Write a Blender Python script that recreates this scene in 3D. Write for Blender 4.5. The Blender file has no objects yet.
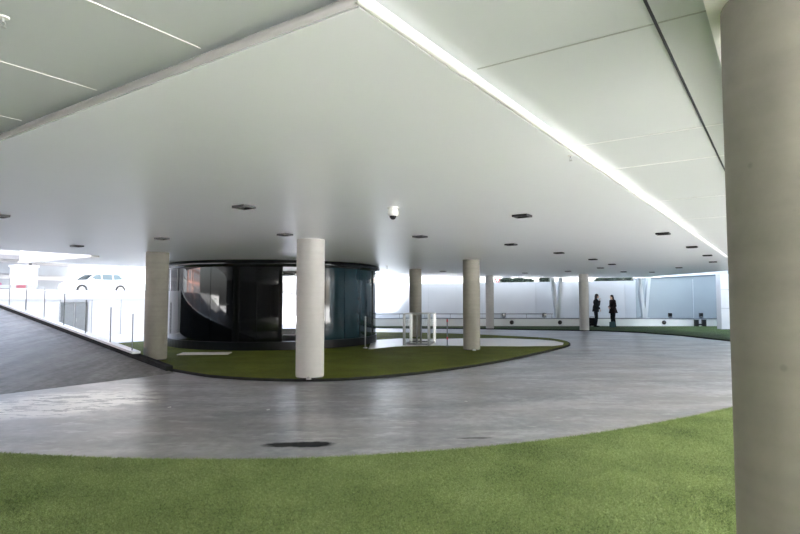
import bpy, bmesh, math, random
import numpy as np
from mathutils import Vector, Matrix
random.seed(7)
PI = math.pi
SC = bpy.context.scene
COL = SC.collection

# ------------------------------------------------------------------ camera
F, EYE = 560.0, 1.55
TH = math.atan(31 / F)
cam = bpy.data.cameras.new('camera'); cam_o = bpy.data.objects.new('camera', cam); COL.objects.link(cam_o)
cam_o.location = (0, 0, EYE); cam_o.rotation_euler = (PI / 2 + TH, 0, 0)
cam.sensor_width = 36; cam.lens = F / 800 * 36; cam.clip_end = 500; cam.clip_start = .05
SC.camera = cam_o

def at(px, py, z):                      # ground plan: where the sight line meets a level
    x, yu = (px - 400) / F, (267 - py) / F
    d = Vector((x, math.cos(TH) - math.sin(TH) * yu, math.sin(TH) + math.cos(TH) * yu))
    return Vector((0, 0, EYE)) + d * ((z - EYE) / d.z)
A = Vector((.566, .8244, 0)); B = Vector((-.8244, .566, 0))     # the building's own grid
def UV(u, v, z=0): return A * u + B * v + Vector((0, 0, z))
ROT = math.atan2(A.y, A.x)
ZC, ZU = 2.66, 2.72                     # lower and upper soffit

# ------------------------------------------------------------------ materials
MATS = {}
class NT:
    def __init__(s, name):
        s.m = bpy.data.materials.new(name); s.m.use_nodes = True
        s.t = s.m.node_tree; s.t.nodes.clear(); MATS[name] = s.m
    def n(s, typ, **kw):
        nd = s.t.nodes.new(typ)
        for k, v in kw.items():
            if k.startswith('i_'):
                nd.inputs[k[2:].replace('_', ' ')].default_value = v
            else: setattr(nd, k, v)
        return nd
    def l(s, a, b): s.t.links.new(a, b)
    def coords(s, scale=(1, 1, 1), loc=(0, 0, 0), rot=0):
        tc = s.n('ShaderNodeTexCoord'); mp = s.n('ShaderNodeMapping')
        mp.inputs['Scale'].default_value = scale; mp.inputs['Location'].default_value = loc
        mp.inputs['Rotation'].default_value = (0, 0, rot)
        s.l(tc.outputs['Object'], mp.inputs['Vector']); return mp.outputs['Vector']
    def noise(s, vec, scale, detail=4, rough=.55):
        nz = s.n('ShaderNodeTexNoise'); nz.inputs['Scale'].default_value = scale
        nz.inputs['Detail'].default_value = detail; nz.inputs['Roughness'].default_value = rough
        s.l(vec, nz.inputs['Vector']); return nz.outputs['Fac']
    def ramp(s, fac, stops):
        r = s.n('ShaderNodeValToRGB'); e = r.color_ramp.elements
        while len(e) < len(stops): e.new(.5)
        for i, (p, c) in enumerate(stops):
            e[i].position = p; e[i].color = (*c, 1) if not isinstance(c, (int, float)) else (c, c, c, 1)
        s.l(fac, r.inputs['Fac']); return r.outputs['Color']
    def mixc(s, fac, a, b):
        m = s.n('ShaderNodeMix', data_type='RGBA')
        for sock, v in ((m.inputs[0], fac), (m.inputs[6], a), (m.inputs[7], b)):
            if hasattr(v, 'is_linked'): s.l(v, sock)
            else: sock.default_value = (*v, 1) if isinstance(v, tuple) else v
        return m.outputs[2]
    def math(s, op, a, b=0.0):
        m = s.n('ShaderNodeMath', operation=op)
        for sock, v in ((m.inputs[0], a), (m.inputs[1], b)):
            if hasattr(v, 'is_linked'): s.l(v, sock)
            else: sock.default_value = v
        return m.outputs[0]
    def blob(s, centre, radii, rot=0, wob=.35, wscale=3.0, soft=.25):
        """1 inside a wobbly ellipse on the ground, 0 outside"""
        tc = s.n('ShaderNodeTexCoord')
        sub = s.n('ShaderNodeVectorMath', operation='SUBTRACT'); sub.inputs[1].default_value = centre
        s.l(tc.outputs['Object'], sub.inputs[0])
        mp = s.n('ShaderNodeMapping', vector_type='TEXTURE')
        mp.inputs['Rotation'].default_value = (0, 0, rot); mp.inputs['Scale'].default_value = (*radii, 1)
        s.l(sub.outputs[0], mp.inputs['Vector'])
        ln = s.n('ShaderNodeVectorMath', operation='LENGTH'); s.l(mp.outputs['Vector'], ln.inputs[0])
        nz = s.noise(tc.outputs['Object'], wscale, 5, .6)
        d = s.math('ADD', ln.outputs['Value'], s.math('MULTIPLY', s.math('SUBTRACT', nz, .5), wob * 2))
        mr = s.n('ShaderNodeMapRange'); mr.inputs['From Min'].default_value = 1; mr.inputs['From Max'].default_value = 1 - soft
        s.l(d, mr.inputs['Value']); return mr.outputs['Result']
    def bump(s, h, strength=.2, dist=.01):
        b = s.n('ShaderNodeBump'); b.inputs['Strength'].default_value = strength; b.inputs['Distance'].default_value = dist
        s.l(h, b.inputs['Height']); return b.outputs['Normal']
    def finish(s, color, rough=.5, metal=0, normal=None, spec=None, coat=0):
        p = s.n('ShaderNodeBsdfPrincipled'); o = s.n('ShaderNodeOutputMaterial')
        for k, v in (('Base Color', color), ('Roughness', rough), ('Metallic', metal), ('Normal', normal), ('Specular IOR Level', spec), ('Coat Weight', coat)):
            if v is None: continue
            if hasattr(v, 'is_linked'): s.l(v, p.inputs[k])
            else: p.inputs[k].default_value = (*v, 1) if isinstance(v, tuple) else v
        s.l(p.outputs[0], o.inputs[0]); return s.m

def paint(name, col, rough=.5, metal=0, var=.06, scale=3, spec=None, bump=0):
    t = NT(name); v = t.coords(); nz = t.noise(v, scale)
    lo = tuple(max(0, c * (1 - var)) for c in col); hi = tuple(min(1, c * (1 + var)) for c in col)
    c = t.ramp(nz, [(.3, lo), (.7, hi)])
    nr = t.bump(t.noise(v, scale * 12), bump) if bump else None
    return t.finish(c, rough, metal, nr, spec)

def glass(name, tint=(.985, .992, .99), gloss=.9):
    t = NT(name); tr = t.n('ShaderNodeBsdfTransparent'); gl = t.n('ShaderNodeBsdfGlossy'); mx = t.n('ShaderNodeMixShader')
    v = t.coords(); c = t.ramp(t.noise(v, 2.0), [(.3, tuple(x * .985 for x in tint)), (.7, tint)])
    t.l(c, tr.inputs['Color']); gl.inputs['Roughness'].default_value = .02
    fr = t.n('ShaderNodeLayerWeight'); fr.inputs['Blend'].default_value = .5
    t.l(t.math('ADD', t.math('MULTIPLY', t.math('POWER', fr.outputs['Facing'], 5.0), gloss * .5), .025), mx.inputs[0]); t.l(tr.outputs[0], mx.inputs[1]); t.l(gl.outputs[0], mx.inputs[2])
    o = t.n('ShaderNodeOutputMaterial'); t.l(mx.outputs[0], o.inputs[0]); return t.m

def concrete(name, col, var=.13, rough=.75):
    t = NT(name); v = t.coords()
    big = t.noise(v, 1.6, 5, .6); fine = t.noise(v, 14, 5, .65)
    band = t.noise(t.coords((.25, .25, 5)), 2.2, 2)
    f = t.math('ADD', t.math('MULTIPLY', big, .5), t.math('ADD', t.math('MULTIPLY', band, .3), t.math('MULTIPLY', fine, .2)))
    c = t.ramp(f, [(.33, tuple(x * (1 - var) for x in col)), (.66, tuple(min(1, x * (1 + var)) for x in col))])
    pits = t.n('ShaderNodeTexVoronoi'); pits.inputs['Scale'].default_value = 5; t.l(v, pits.inputs['Vector'])
    pm = t.ramp(pits.outputs['Distance'], [(.035, 1.0), (.075, 0.0)])
    c = t.mixc(t.math('MULTIPLY', pm, .35), c, tuple(x * .45 for x in col))
    return t.finish(c, rough, 0, t.bump(fine, .25, .004))

M_PLATE = paint('painted_soffit', (.79, .82, .845), .33, var=.015, scale=.5)
M_UPPER = paint('panel_soffit', (.56, .595, .60), .45, var=.02, scale=.5)
M_TRIM = paint('white_trim', (.90, .90, .88), .3, var=.01)
M_LITEDGE = paint('lit_edge_strip', (.78, .79, .78), .4, var=.02)  # white stands in for light caught on the joint edges
M_DARKJ = paint('dark_joint', (.03, .035, .045), .6, var=.1)
M_REAR = paint('added_wall_render', (.12, .122, .12), .7, var=.05)  # dark tone of the added walls behind the viewer
M_TRIMSHADE = paint('shaded_trim', (.23, .23, .225), .5, var=.03)  # edge trim again, darkened to paint in the shade on its side
M_WHITE = paint('white_render', (.84, .845, .85), .6, var=.03, scale=1, bump=.05)
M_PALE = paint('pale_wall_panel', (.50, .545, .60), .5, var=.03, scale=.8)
M_PALESHADE = paint('shade_toned_panel', (.27, .325, .355), .5, var=.05, scale=.6)  # back wall panel with the shade of its end put into the colour
M_LOW = paint('low_wall_render', (.74, .77, .78), .6, var=.03, scale=1)
M_CAP = paint('dark_coping', (.10, .13, .16), .45, var=.08)
M_BLACK = paint('black_metal', (.012, .012, .013), .45, var=.2)
M_EDGE = paint('dark_edging', (.02, .021, .02), .9, var=.3, scale=6, spec=.1)
M_STEEL = paint('brushed_steel', (.5, .51, .51), .32, .9, var=.06, scale=8)
M_GREYMET = paint('grey_metal', (.18, .19, .19), .4, .5, var=.08, scale=6)
M_VENT = paint('grey_louvre', (.29, .31, .31), .5, .1, var=.06, scale=8)
M_COLC = concrete('fair_faced_concrete', (.225, .217, .186), .17)
M_COLLIT = concrete('lit_column_concrete', (.41, .405, .385), .08)  # same column concrete, lightened where more light falls
M_APRON = concrete('apron_concrete', (.62, .61, .59), .06)
M_PAVE = concrete('paving_stone', (.66, .62, .58), .07, .35)
M_PLAZA = concrete('bounce_paving', (.62, .605, .585), .06)
M_DRUM = paint('black_glass', (.003, .0035, .004), .04, var=.3, spec=.33)
M_TEAL = paint('teal_glass', (.006, .02, .027), .05, var=.25, scale=.9, spec=.35)
M_DRUMM = paint('black_mullion', (.004, .0045, .005), .3, var=.2, spec=.2)
M_GLASS = glass('clear_glass')
M_GLASSW = glass('door_glass', (.93, .93, .95), .6)
M_LAMP = paint('lamp_reflector', (.16, .16, .15), .3, .6, var=.1)
M_PLASTIC = paint('white_plastic', (.8, .8, .78), .4, var=.02)
M_LENS = paint('dark_dome', (.012, .012, .014), .1, var=.1)

# road
def road_material(name, ramp_side):
    t = NT(name); v = t.coords()
    if ramp_side:
        st = t.noise(t.coords((3.2, .45, 1), rot=-ROT), 1.6, 6, .65)
        f = t.math('ADD', t.math('MULTIPLY', st, .65), t.math('MULTIPLY', t.noise(v, 9, 5), .35))
        c = t.ramp(f, [(.38, (.105, .102, .097)), (.52, (.20, .195, .187)), (.64, (.30, .292, .28))])
        r = t.ramp(f, [(.3, .5), (.7, .62)])
    else:
        st = t.noise(t.coords((.6, 1.6, 1), rot=-.15), 1.0, 3, .5)
        f = t.math('ADD', t.math('MULTIPLY', st, .6), t.math('MULTIPLY', t.noise(v, 7, 5, .65), .4))
        c = t.ramp(f, [(.38, (.145, .151, .168)), (.5, (.25, .257, .276)), (.61, (.40, .407, .425))])
        cloud = t.ramp(t.noise(v, .55, 4, .6), [(.42, 0.0), (.62, 1.0)])
        c = t.mixc(t.math('MULTIPLY', cloud, .5), c, (.28, .25, .235))
        scuff = t.ramp(t.noise(t.coords((.8, 2.0, 1), loc=(3, 7, 0), rot=.2), 2.2, 6, .7), [(.56, 0.0), (.64, 1.0)])
        c = t.mixc(t.math('MULTIPLY', scuff, .55), c, (.52, .52, .53))
        r = t.math('ADD', .275, t.math('MULTIPLY', t.noise(t.coords((.8, 1.5, 1), loc=(5, 2, 0)), 1.1, 4, .6), .2))
        # worn, peeling pale paint where the ramp lands
        flake = t.ramp(t.noise(t.coords((1.2, 2.6, 1), rot=.3), 2.0, 6, .7), [(.46, 0.0), (.49, 1.0)])
        bl = t.blob((-5.0, 8.35, 0), (1.5, 1.2), .5, .35, 1.8, .35)
        halo = t.math('MULTIPLY', t.blob((-5.0, 8.4, 0), (1.7, 1.45), .5, .3, 1.8, .6), .35)
        c = t.mixc(halo, c, (.42, .41, .38))
        c = t.mixc(t.math('MULTIPLY', t.math('MULTIPLY', bl, flake), .95), c, (.80, .79, .76))
        # dark wet patch and oil spots
        wet = t.blob((-1.06, 6.03, 0), (.42, .135), .05, .5, 4, .3)
        wet2 = t.blob((.83, 6.3, 0), (.22, .06), .1, .3, 7, .4)
        w = t.math('MAXIMUM', wet, t.math('MULTIPLY', wet2, .6))
        c = t.mixc(t.math('MULTIPLY', w, .9), c, (.016, .018, .018))
        r = t.math('ADD', r, t.math('MULTIPLY', w, .4)); sp = t.math('MULTIPLY', t.math('SUBTRACT', 1.0, w), .75)
    return t.finish(c, r, 0, t.bump(t.noise(v, 5 if not ramp_side else 22, 4), .12, .008), spec=.5 if ramp_side else sp)
M_ROAD = road_material('polished_concrete_road', False)
M_RAMP = road_material('ramp_concrete', True)

def turf(name, lo, mid, hi, sc=26):
    t = NT(name); v = t.coords()
    f = t.math('ADD', t.math('MULTIPLY', t.noise(v, sc, 6, .75), .6), t.math('MULTIPLY', t.noise(v, 1.1, 4), .4))
    c = t.ramp(f, [(.35, lo), (.5, mid), (.64, hi)])
    return t.finish(c, .8, 0, t.bump(t.noise(v, 90, 3, .8), .8, .02), spec=.1)
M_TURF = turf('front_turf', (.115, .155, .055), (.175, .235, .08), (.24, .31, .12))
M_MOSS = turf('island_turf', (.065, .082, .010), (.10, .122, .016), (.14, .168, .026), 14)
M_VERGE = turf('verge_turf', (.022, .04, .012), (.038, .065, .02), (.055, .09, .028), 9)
t = NT('turf_blade'); v = t.coords()
f = t.math('ADD', t.math('MULTIPLY', t.noise(v, 60, 3, .8), .75), t.math('MULTIPLY', t.noise(v, 1.3, 4), .25))
M_BLADE = t.finish(t.ramp(f, [(.40, (.08, .12, .035)), (.5, (.21, .285, .10)), (.60, (.38, .47, .21))]), .6, spec=.25)

# ------------------------------------------------------------------ mesh helpers
def link(name, bm, mat, parent=None, smooth=False):
    me = bpy.data.meshes.new(name); bmesh.ops.recalc_face_normals(bm, faces=bm.faces); bm.to_mesh(me); bm.free()
    if smooth:
        for p in me.polygons: p.use_smooth = True
    o = bpy.data.objects.new(name, me); COL.objects.link(o)
    for m in (mat if isinstance(mat, (list, tuple)) else [mat]): me.materials.append(m)
    if parent: o.parent = parent
    return o
def tag(o, label, cat, group=None, kind=None):
    o['label'] = label; o['category'] = cat
    if group: o['group'] = group
    if kind: o['kind'] = kind
    return o
def struct(o, label=None):
    o['kind'] = 'structure'
    if label: o['label'] = label
    return o
def thing(name, label, cat, loc=(0, 0, 0), rz=0, group=None, kind=None):
    o = bpy.data.objects.new(name, None); COL.objects.link(o); o.location = loc; o.rotation_euler = (0, 0, rz)
    o.empty_display_size = .1
    return tag(o, label, cat, group, kind)
def box(bm, c, s, rz=0, bev=0):
    m = Matrix.Translation(c) @ Matrix.Rotation(rz, 4, 'Z') @ Matrix.Diagonal((*s, 1))
    r = bmesh.ops.create_cube(bm, size=1, matrix=m)
    if bev:
        es = list({e for v in r['verts'] for e in v.link_edges})
        bmesh.ops.bevel(bm, geom=es, offset=bev, segments=2, affect='EDGES', profile=.5)
def bx(c, s, rz=0, bev=0):
    bm = bmesh.new(); box(bm, c, s, rz, bev); return bm
def lathe(bm, prof, seg=32, c=(0, 0, 0), a0=0, a1=2 * PI, close=False):
    full = abs(a1 - a0) >= 2 * PI - 1e-6; n = seg if full else seg + 1
    rings = []
    for i in range(n):
        a = a0 + (a1 - a0) * i / seg
        rings.append([bm.verts.new((c[0] + r * math.cos(a), c[1] + r * math.sin(a), c[2] + z)) for r, z in prof])
    for i in range(seg):
        p, q = rings[i], rings[(i + 1) % n]
        for j in range(len(prof) - (0 if close else 1)):
            k = (j + 1) % len(prof)
            bm.faces.new((p[j], q[j], q[k], p[k]))
    if not full and close:
        bm.faces.new(rings[0]); bm.faces.new(list(reversed(rings[-1])))
    if not close:
        for j in (0, -1):
            if full and prof[j][0] > 1e-5: bm.faces.new([r[j] for r in rings])
    bmesh.ops.remove_doubles(bm, verts=bm.verts, dist=1e-5)
def lathed(prof, seg=32, c=(0, 0, 0), **k):
    bm = bmesh.new(); lathe(bm, prof, seg, c, **k); return bm
def tube(bm, p, q, r0, r1=None, seg=10):
    p, q = Vector(p), Vector(q); d = q - p
    rot = d.to_track_quat('Z', 'Y').to_matrix().to_4x4()
    bmesh.ops.create_cone(bm, cap_ends=True, segments=seg, radius1=r0, radius2=r0 if r1 is None else r1, depth=d.length,
                          matrix=Matrix.Translation((p + q) / 2) @ rot)
def tubed(p, q, r0, r1=None, seg=10):
    bm = bmesh.new(); tube(bm, p, q, r0, r1, seg); return bm
def slab(bm, pts, z0, z1):
    """closed prism over a plan outline; z may be a number or a function of the point"""
    fz = lambda z, p: z(p) if callable(z) else z
    lo = [bm.verts.new((p[0], p[1], fz(z0, p))) for p in pts]; hi = [bm.verts.new((p[0], p[1], fz(z1, p))) for p in pts]
    bm.faces.new(list(reversed(lo))); bm.faces.new(hi)
    n = len(pts)
    for i in range(n): bm.faces.new((lo[i], lo[(i + 1) % n], hi[(i + 1) % n], hi[i]))
def slabbed(pts, z0, z1):
    bm = bmesh.new(); slab(bm, pts, z0, z1); bm.normal_update(); bmesh.ops.triangulate(bm, faces=[f for f in bm.faces if len(f.verts) > 4], ngon_method='EAR_CLIP'); return bm
def smooth_line(pts, k=4):
    out = []
    P = [Vector(p) for p in pts]
    for i in range(len(P) - 1):
        a, b, c, d = P[max(i - 1, 0)], P[i], P[i + 1], P[min(i + 2, len(P) - 1)]
        for j in range(k):
            s = j / k
            out.append(.5 * ((2 * b) + (c - a) * s + (2 * a - 5 * b + 4 * c - d) * s * s + (3 * b - a - 3 * c + d) * s ** 3))
    out.append(P[-1]); return out
def ang_smooth(o, deg=40):
    for p in o.data.polygons: p.use_smooth = True
    es = o.data
    bm = bmesh.new(); bm.from_mesh(es)
    for e in bm.edges:
        if len(e.link_faces) == 2 and e.calc_face_angle(0) > math.radians(deg): e.smooth = False
    bm.to_mesh(es); bm.free(); return o
def copy_tree(o, parent=None):
    c = o.copy(); COL.objects.link(c)
    if parent: c.parent = parent
    for ch in list(o.children): copy_tree(ch, c)
    return c

# ------------------------------------------------------------------ ground
struct(link('ground', bx((0, 20, -.3), (160, 160, .5)), M_PLAZA), 'pale ground paving far around the building')
front = smooth_line([at(*p, 0) for p in ((-160, 447), (-80, 452), (0, 455.5), (100, 459.5), (200, 461.3), (300, 460.3), (400, 455), (500, 447), (600, 434.3), (680, 420), (735, 408), (790, 394))])
struct(link('road', slabbed([(-26, -14), (30, -14), (30, 40), (-26, 40)], -.2, 0), M_ROAD), 'glossy grey concrete driveway curving round the lawn island')
lawn_pts = [tuple(p.xy) for p in front if p.dot(B) > -.6] + [tuple(UV(7.6, -.6).xy), tuple(UV(-1.5, -.6).xy), (-8, .2)]
struct(link('lawn', slabbed(lawn_pts, -.05, .018), M_TURF), 'near artificial lawn base')
# unseen pale plaza, added to bounce sunlight up under the canopy
struct(link('bounce_paving', slabbed([tuple(UV(-26, -.62).xy), tuple(UV(-26, -22).xy), tuple(UV(24, -22).xy), tuple(UV(24, -.62).xy)], -.1, .03), M_PLAZA), 'pale paving added out of view to bounce sunlight')

struct(link('forecourt', slabbed([tuple(p.xy) for p in (UV(-11.9, -8.9), UV(-.1, -8.9), UV(-.1, 14.9), UV(-11.9, 14.9))], -.05, .012), paint('added_asphalt', (.05, .05, .052), .85, var=.15, scale=8)), 'dark asphalt forecourt behind the viewer, added to cut bounced light')  # unseen dark ground added to dim the upper ceiling
# turf blades near the camera
def blades(name, poly, n, h0, h1, w, mat, seed, z=.018):
    rng = np.random.default_rng(seed); P = np.array(poly); lo, hi = P.min(0), P.max(0)
    pts = rng.uniform(lo, hi, (n * 3, 2))
    inside = np.zeros(len(pts), bool)
    for i in range(len(P)):
        a, b = P[i], P[(i + 1) % len(P)]
        c = ((a[1] > pts[:, 1]) != (b[1] > pts[:, 1])) & (pts[:, 0] < (b[0] - a[0]) * (pts[:, 1] - a[1]) / (b[1] - a[1] + 1e-12) + a[0])
        inside ^= c
    pts = pts[inside][:n]; m = len(pts)
    ang = rng.uniform(0, 2 * PI, m); h = rng.uniform(h0, h1, m); lean = rng.normal(0, .022, (m, 2))
    dx, dy = np.cos(ang) * w / 2, np.sin(ang) * w / 2
    V = np.zeros((m, 3, 3))
    V[:, 0, 0] = pts[:, 0] - dx; V[:, 0, 1] = pts[:, 1] - dy; V[:, 0, 2] = z
    V[:, 1, 0] = pts[:, 0] + dx; V[:, 1, 1] = pts[:, 1] + dy; V[:, 1, 2] = z
    V[:, 2, 0] = pts[:, 0] + lean[:, 0]; V[:, 2, 1] = pts[:, 1] + lean[:, 1]; V[:, 2, 2] = z + h
    me = bpy.data.meshes.new(name)
    me.vertices.add(m * 3); me.vertices.foreach_set('co', V.reshape(-1))
    me.loops.add(m * 3); me.loops.foreach_set('vertex_index', np.arange(m * 3, dtype=np.int32))
    me.polygons.add(m); me.polygons.foreach_set('loop_start', np.arange(0, m * 3, 3, dtype=np.int32))
    me.update(calc_edges=True); me.validate()
    o = bpy.data.objects.new(name, me); COL.objects.link(o); me.materials.append(mat); return o
vis = [tuple(p.xy) for p in smooth_line([at(*p, 0) for p in ((-130, 448.5), (-30, 453.5), (100, 459.5), (200, 461.3), (300, 460.3), (400, 455), (500, 447), (600, 434.3), (680, 420), (735, 408), (775, 398))])] + [(3.2, 2.6), (-5.5, 2.6)]
tag(blades('grass', vis, 470000, .010, .028, .0048, M_BLADE, 3), 'short green artificial grass of the near lawn in the foreground', 'grass', kind='stuff')

# ramp up to the street: climbs along B from the crease at v=10.45
SL, V0, V1 = .147, 10.45, 22.7
ZS = (V1 - V0) * SL
rz = lambda p: max(.002, (Vector((p[0], p[1], 0)).dot(B) - V0) * SL + .002)
rp = [UV(7, V0), UV(7, V1), UV(-8, V1), UV(-8, V0)]
struct(link('ramp', slabbed([tuple(p.xy) for p in rp], -.15, rz), M_RAMP), 'grey concrete ramp rising to the street')
bm = bmesh.new()
kp = [UV(6.93, V0 + .2), UV(7.08, V0 + .2), UV(7.08, V1), UV(6.93, V1)]
slab(bm, [tuple(p.xy) for p in kp], -.1, lambda p: rz(p) + .10)
struct(link('ramp_kerb', bm, M_EDGE), 'dark kerb along the ramp')
rt = thing('ramp_railing', 'frameless glass railing with thin posts along the ramp edge', 'railing', UV(7.0, V0, 0))
def rail_t(v): return UV(7.0, v) - UV(7.0, V0) + Vector((0, 0, (v - V0) * SL + .102))
bm = bmesh.new()
kp = [UV(6.91, V0 + 1.45), UV(7.10, V0 + 1.45), UV(7.10, V1), UV(6.91, V1)]
o0 = UV(7.0, V0)
slab(bm, [(p.x - o0.x, p.y - o0.y) for p in kp], lambda p: (Vector((p[0], p[1], 0)) + o0).dot(B) * SL - V0 * SL + .104, lambda p: (Vector((p[0], p[1], 0)) + o0).dot(B) * SL - V0 * SL + .15)
link('base_rail', bm, M_STEEL, rt)
vs = [V0 + x for x in (1.62, 2.55, 3.7, 4.8, 5.9, 7.0, 8.1, 9.2, 10.3, 11.4)]
for i, vv in enumerate(vs):
    p = rail_t(vv); link('post', tubed(p + Vector((0, 0, .02)), p + Vector((0, 0, .86)), .013, seg=8), M_GREYMET, rt)
    if i < len(vs) - 1:
        q0, q1 = rail_t(vv + .03), rail_t(vs[i + 1] - .03)
        bm = bmesh.new(); n = A * .005
        vsx = [bm.verts.new(p) for p in (q0 - n + Vector((0, 0, .05)), q1 - n + Vector((0, 0, .05)), q1 - n + Vector((0, 0, .85)), q0 - n + Vector((0, 0, .85)),
                                         q0 + n + Vector((0, 0, .05)), q1 + n + Vector((0, 0, .05)), q1 + n + Vector((0, 0, .85)), q0 + n + Vector((0, 0, .85)))]
        for f in ((0, 1, 2, 3), (4, 5, 6, 7), (0, 1, 5, 4), (1, 2, 6, 5), (2, 3, 7, 6), (3, 0, 4, 7)): bm.faces.new([vsx[k] for k in f])
        link('glass_panel', bm, M_GLASS, rt)

# island
isl = smooth_line([at(*p, 0) for p in ((178, 372.5), (200, 376.3), (220, 378.6), (260, 381), (300, 381.8), (340, 381), (380, 378.3), (420, 374.3), (460, 369.2), (500, 362.5), (530, 356.2), (555, 350.4), (567, 347.3), (570.5, 345), (566, 342.3), (555, 340.2), (540, 338.8), (500, 336.8), (460, 335), (430, 334.2), (400, 333.6))], 3)
isl = [tuple(p.xy) for p in isl] + [tuple(UV(19, 16.5).xy), tuple(UV(16, 18.3).xy), tuple(UV(7.1, 18.4).xy), tuple(UV(7.1, V0 + .15).xy)]
struct(link('island_edging', slabbed(isl, -.05, .05), M_EDGE), 'dark steel edging round the lawn island')
cx, cy = sum(p[0] for p in isl) / len(isl), sum(p[1] for p in isl) / len(isl)
inner = []
for i, p in enumerate(isl):
    a, b = Vector(isl[i - 1]), Vector(isl[(i + 1) % len(isl)]); d = (b - a).normalized(); n = Vector((-d.y, d.x))
    if n.dot(Vector((cx, cy)) - Vector(p)) < 0: n = -n
    inner.append(tuple(Vector(p) + n * .05))
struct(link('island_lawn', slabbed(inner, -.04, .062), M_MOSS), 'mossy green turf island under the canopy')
pave = [at(*p, .06) for p in ((368, 349.3), (395, 346.6), (440, 345.6), (480, 346.1), (520, 346.4), (552, 346.1), (563, 345), (563.5, 343), (554, 341), (540, 339.8), (500, 338.2), (460, 338.6), (430, 339.3), (400, 338.6), (372, 340.5))]
struct(link('island_paving', slabbed([tuple(p.xy) for p in pave], .02, .068), M_PAVE), 'pale stone paving across the island')
pv = at(205, 354, .06)
tag(link('paving_slab', bx((pv.x, pv.y, .073), (1.3, .55, .02), .1, .004), M_PAVE), 'flat pale paving slab in the turf at the foot of the dark drum', 'paving slab')

# concrete apron and retaining wall below the street, open to the sky
struct(link('apron', slabbed([tuple(p.xy) for p in (UV(7.1, 18.42), UV(40, 18.42), UV(40, 23), UV(7.1, 23))], -.06, .03), M_APRON), 'pale concrete yard behind the island')
WV = 23.0
struct(link('wall_street', slabbed([tuple(p.xy) for p in (UV(7.1, WV), UV(22.5, WV), UV(22.5, WV + .3), UV(7.1, WV + .3))], 0, 1.5), M_WHITE), 'white retaining wall below the street')
struct(link('street_parapet', slabbed([tuple(p.xy) for p in (UV(7.1, WV - .06), UV(22.5, WV - .06), UV(22.5, WV + .34), UV(7.1, WV + .34))], 1.5, 1.86), M_WHITE), 'white parapet along the street')
struct(link('street_pavement', slabbed([tuple(p.xy) for p in (UV(-30, V1 + .02), UV(7.1, V1 + .02), UV(7.1, WV + .34), UV(24, WV + .34), UV(24, 60), UV(-30, 60))], .5, 1.74), M_APRON), 'pale street at the upper level')
# joints on the retaining wall
for i, u in enumerate((9.2, 10.4, 11.6, 12.8)):
    struct(link('trim_%d' % (i + 1), bx(UV(u, WV - .004, .75), (.012, .012, 1.46), ROT), M_CAP), 'thin vertical joint in the white wall')
# grey louvred service door in the retaining wall
d0 = None
def on_wall(px, v):
    s = (px - 400) / F; Y = v / (B.x * s + B.y); return Vector((s * Y, Y, 0))
pa, pb = on_wall(62, WV - .02), on_wall(88.5, WV - .02)
vc = (pa + pb) / 2; vw = (pb - pa).length
vt = thing('service_door', 'grey double service door set in the white wall beside the ramp', 'service door', (vc.x, vc.y, .03), ROT)
bm = bmesh.new()
for sx in (-vw / 2 + .02, vw / 2 - .02): box(bm, (sx, 0, .68), (.04, .09, 1.36))
box(bm, (0, 0, 1.345), (vw - .08, .09, .03)); link('frame', bm, M_STEEL, vt)
for s in (-1, 1):
    lf = link('leaf', bx((s * vw / 4 * .97, 0, .66), (vw / 2 - .055, .05, 1.32)), M_VENT, vt)
    bm = bmesh.new()
    for k in range(14): box(bm, (s * vw / 4 * .97, -.028, .1 + k * .088), (vw / 2 - .14, .012, .05))
    link('louvre', bm, M_VENT, lf)
link('handle', bx((.05, -.05, .66), (.02, .03, .14), 0, .004), M_STEEL, vt)

# far verge, low wall, back walls
verge = [at(*p, 0) for p in ((380, 328.2), (430, 328.8), (480, 329.3), (540, 330.3), (600, 331.4), (640, 333), (680, 336), (735, 342), (790, 350))]
vp = [tuple(p.xy) for p in verge] + [(19.5, 20), (19.5, 30.0), (-1.6, 30.0)]
struct(link('verge_edging', slabbed(vp, -.05, .04), M_EDGE), 'dark edging of the far verge')
ve = [(p[0], p[1] + .12) for p in vp[:9]] + [(19.4, 20.2), (19.4, 29.95), (-1.5, 29.95)]
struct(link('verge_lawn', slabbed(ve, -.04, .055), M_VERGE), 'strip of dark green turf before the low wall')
struct(link('wall_low', slabbed([(-1.6, 30), (17.6, 30), (17.6, 30.5), (-1.6, 30.5)], 0, .44), M_LOW), 'long low white wall at the back')
struct(link('trim_low_wall', slabbed([(-1.65, 29.96), (17.65, 29.96), (17.65, 30.54), (-1.65, 30.54)], .44, .475), M_CAP), 'dark coping on the low wall')
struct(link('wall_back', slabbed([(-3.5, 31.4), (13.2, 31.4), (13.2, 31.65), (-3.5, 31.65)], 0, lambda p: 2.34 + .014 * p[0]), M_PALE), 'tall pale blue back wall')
struct(link('wall_back_end', slabbed([(13.2, 31.38), (20.5, 31.38), (20.5, 31.65), (13.2, 31.65)], 0, lambda p: 2.62 + .05 * (p[0] - 14.2)), M_PALESHADE), 'end of the back wall, coloured blue grey as shade')
struct(link('trim_back_wall', slabbed([(13.2, 31.34), (20.5, 31.34), (20.5, 31.69), (13.2, 31.69)], lambda p: 2.622 + .05 * (p[0] - 14.2), lambda p: 2.69 + .05 * (p[0] - 14.2)), M_CAP), 'dark coping on the back wall')
for i, X in enumerate((1.6, 4.6, 7.6, 10.6, 12.6)):
    struct(link('trim_%d' % (i + 5), bx((X, 31.39, 1.2), (.03, .02, 2.3)), paint('wall_joint', (.45, .5, .55), .5) if i == 0 else MATS['wall_joint']), 'vertical panel joint of the back wall')
for i, X in enumerate((16.4, 18.0)):
    struct(link('trim_%d' % (i + 10), bx((X, 31.37, 1.3), (.03, .02, 2.6)), MATS['wall_joint']), 'vertical panel joint of the back wall')
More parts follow.
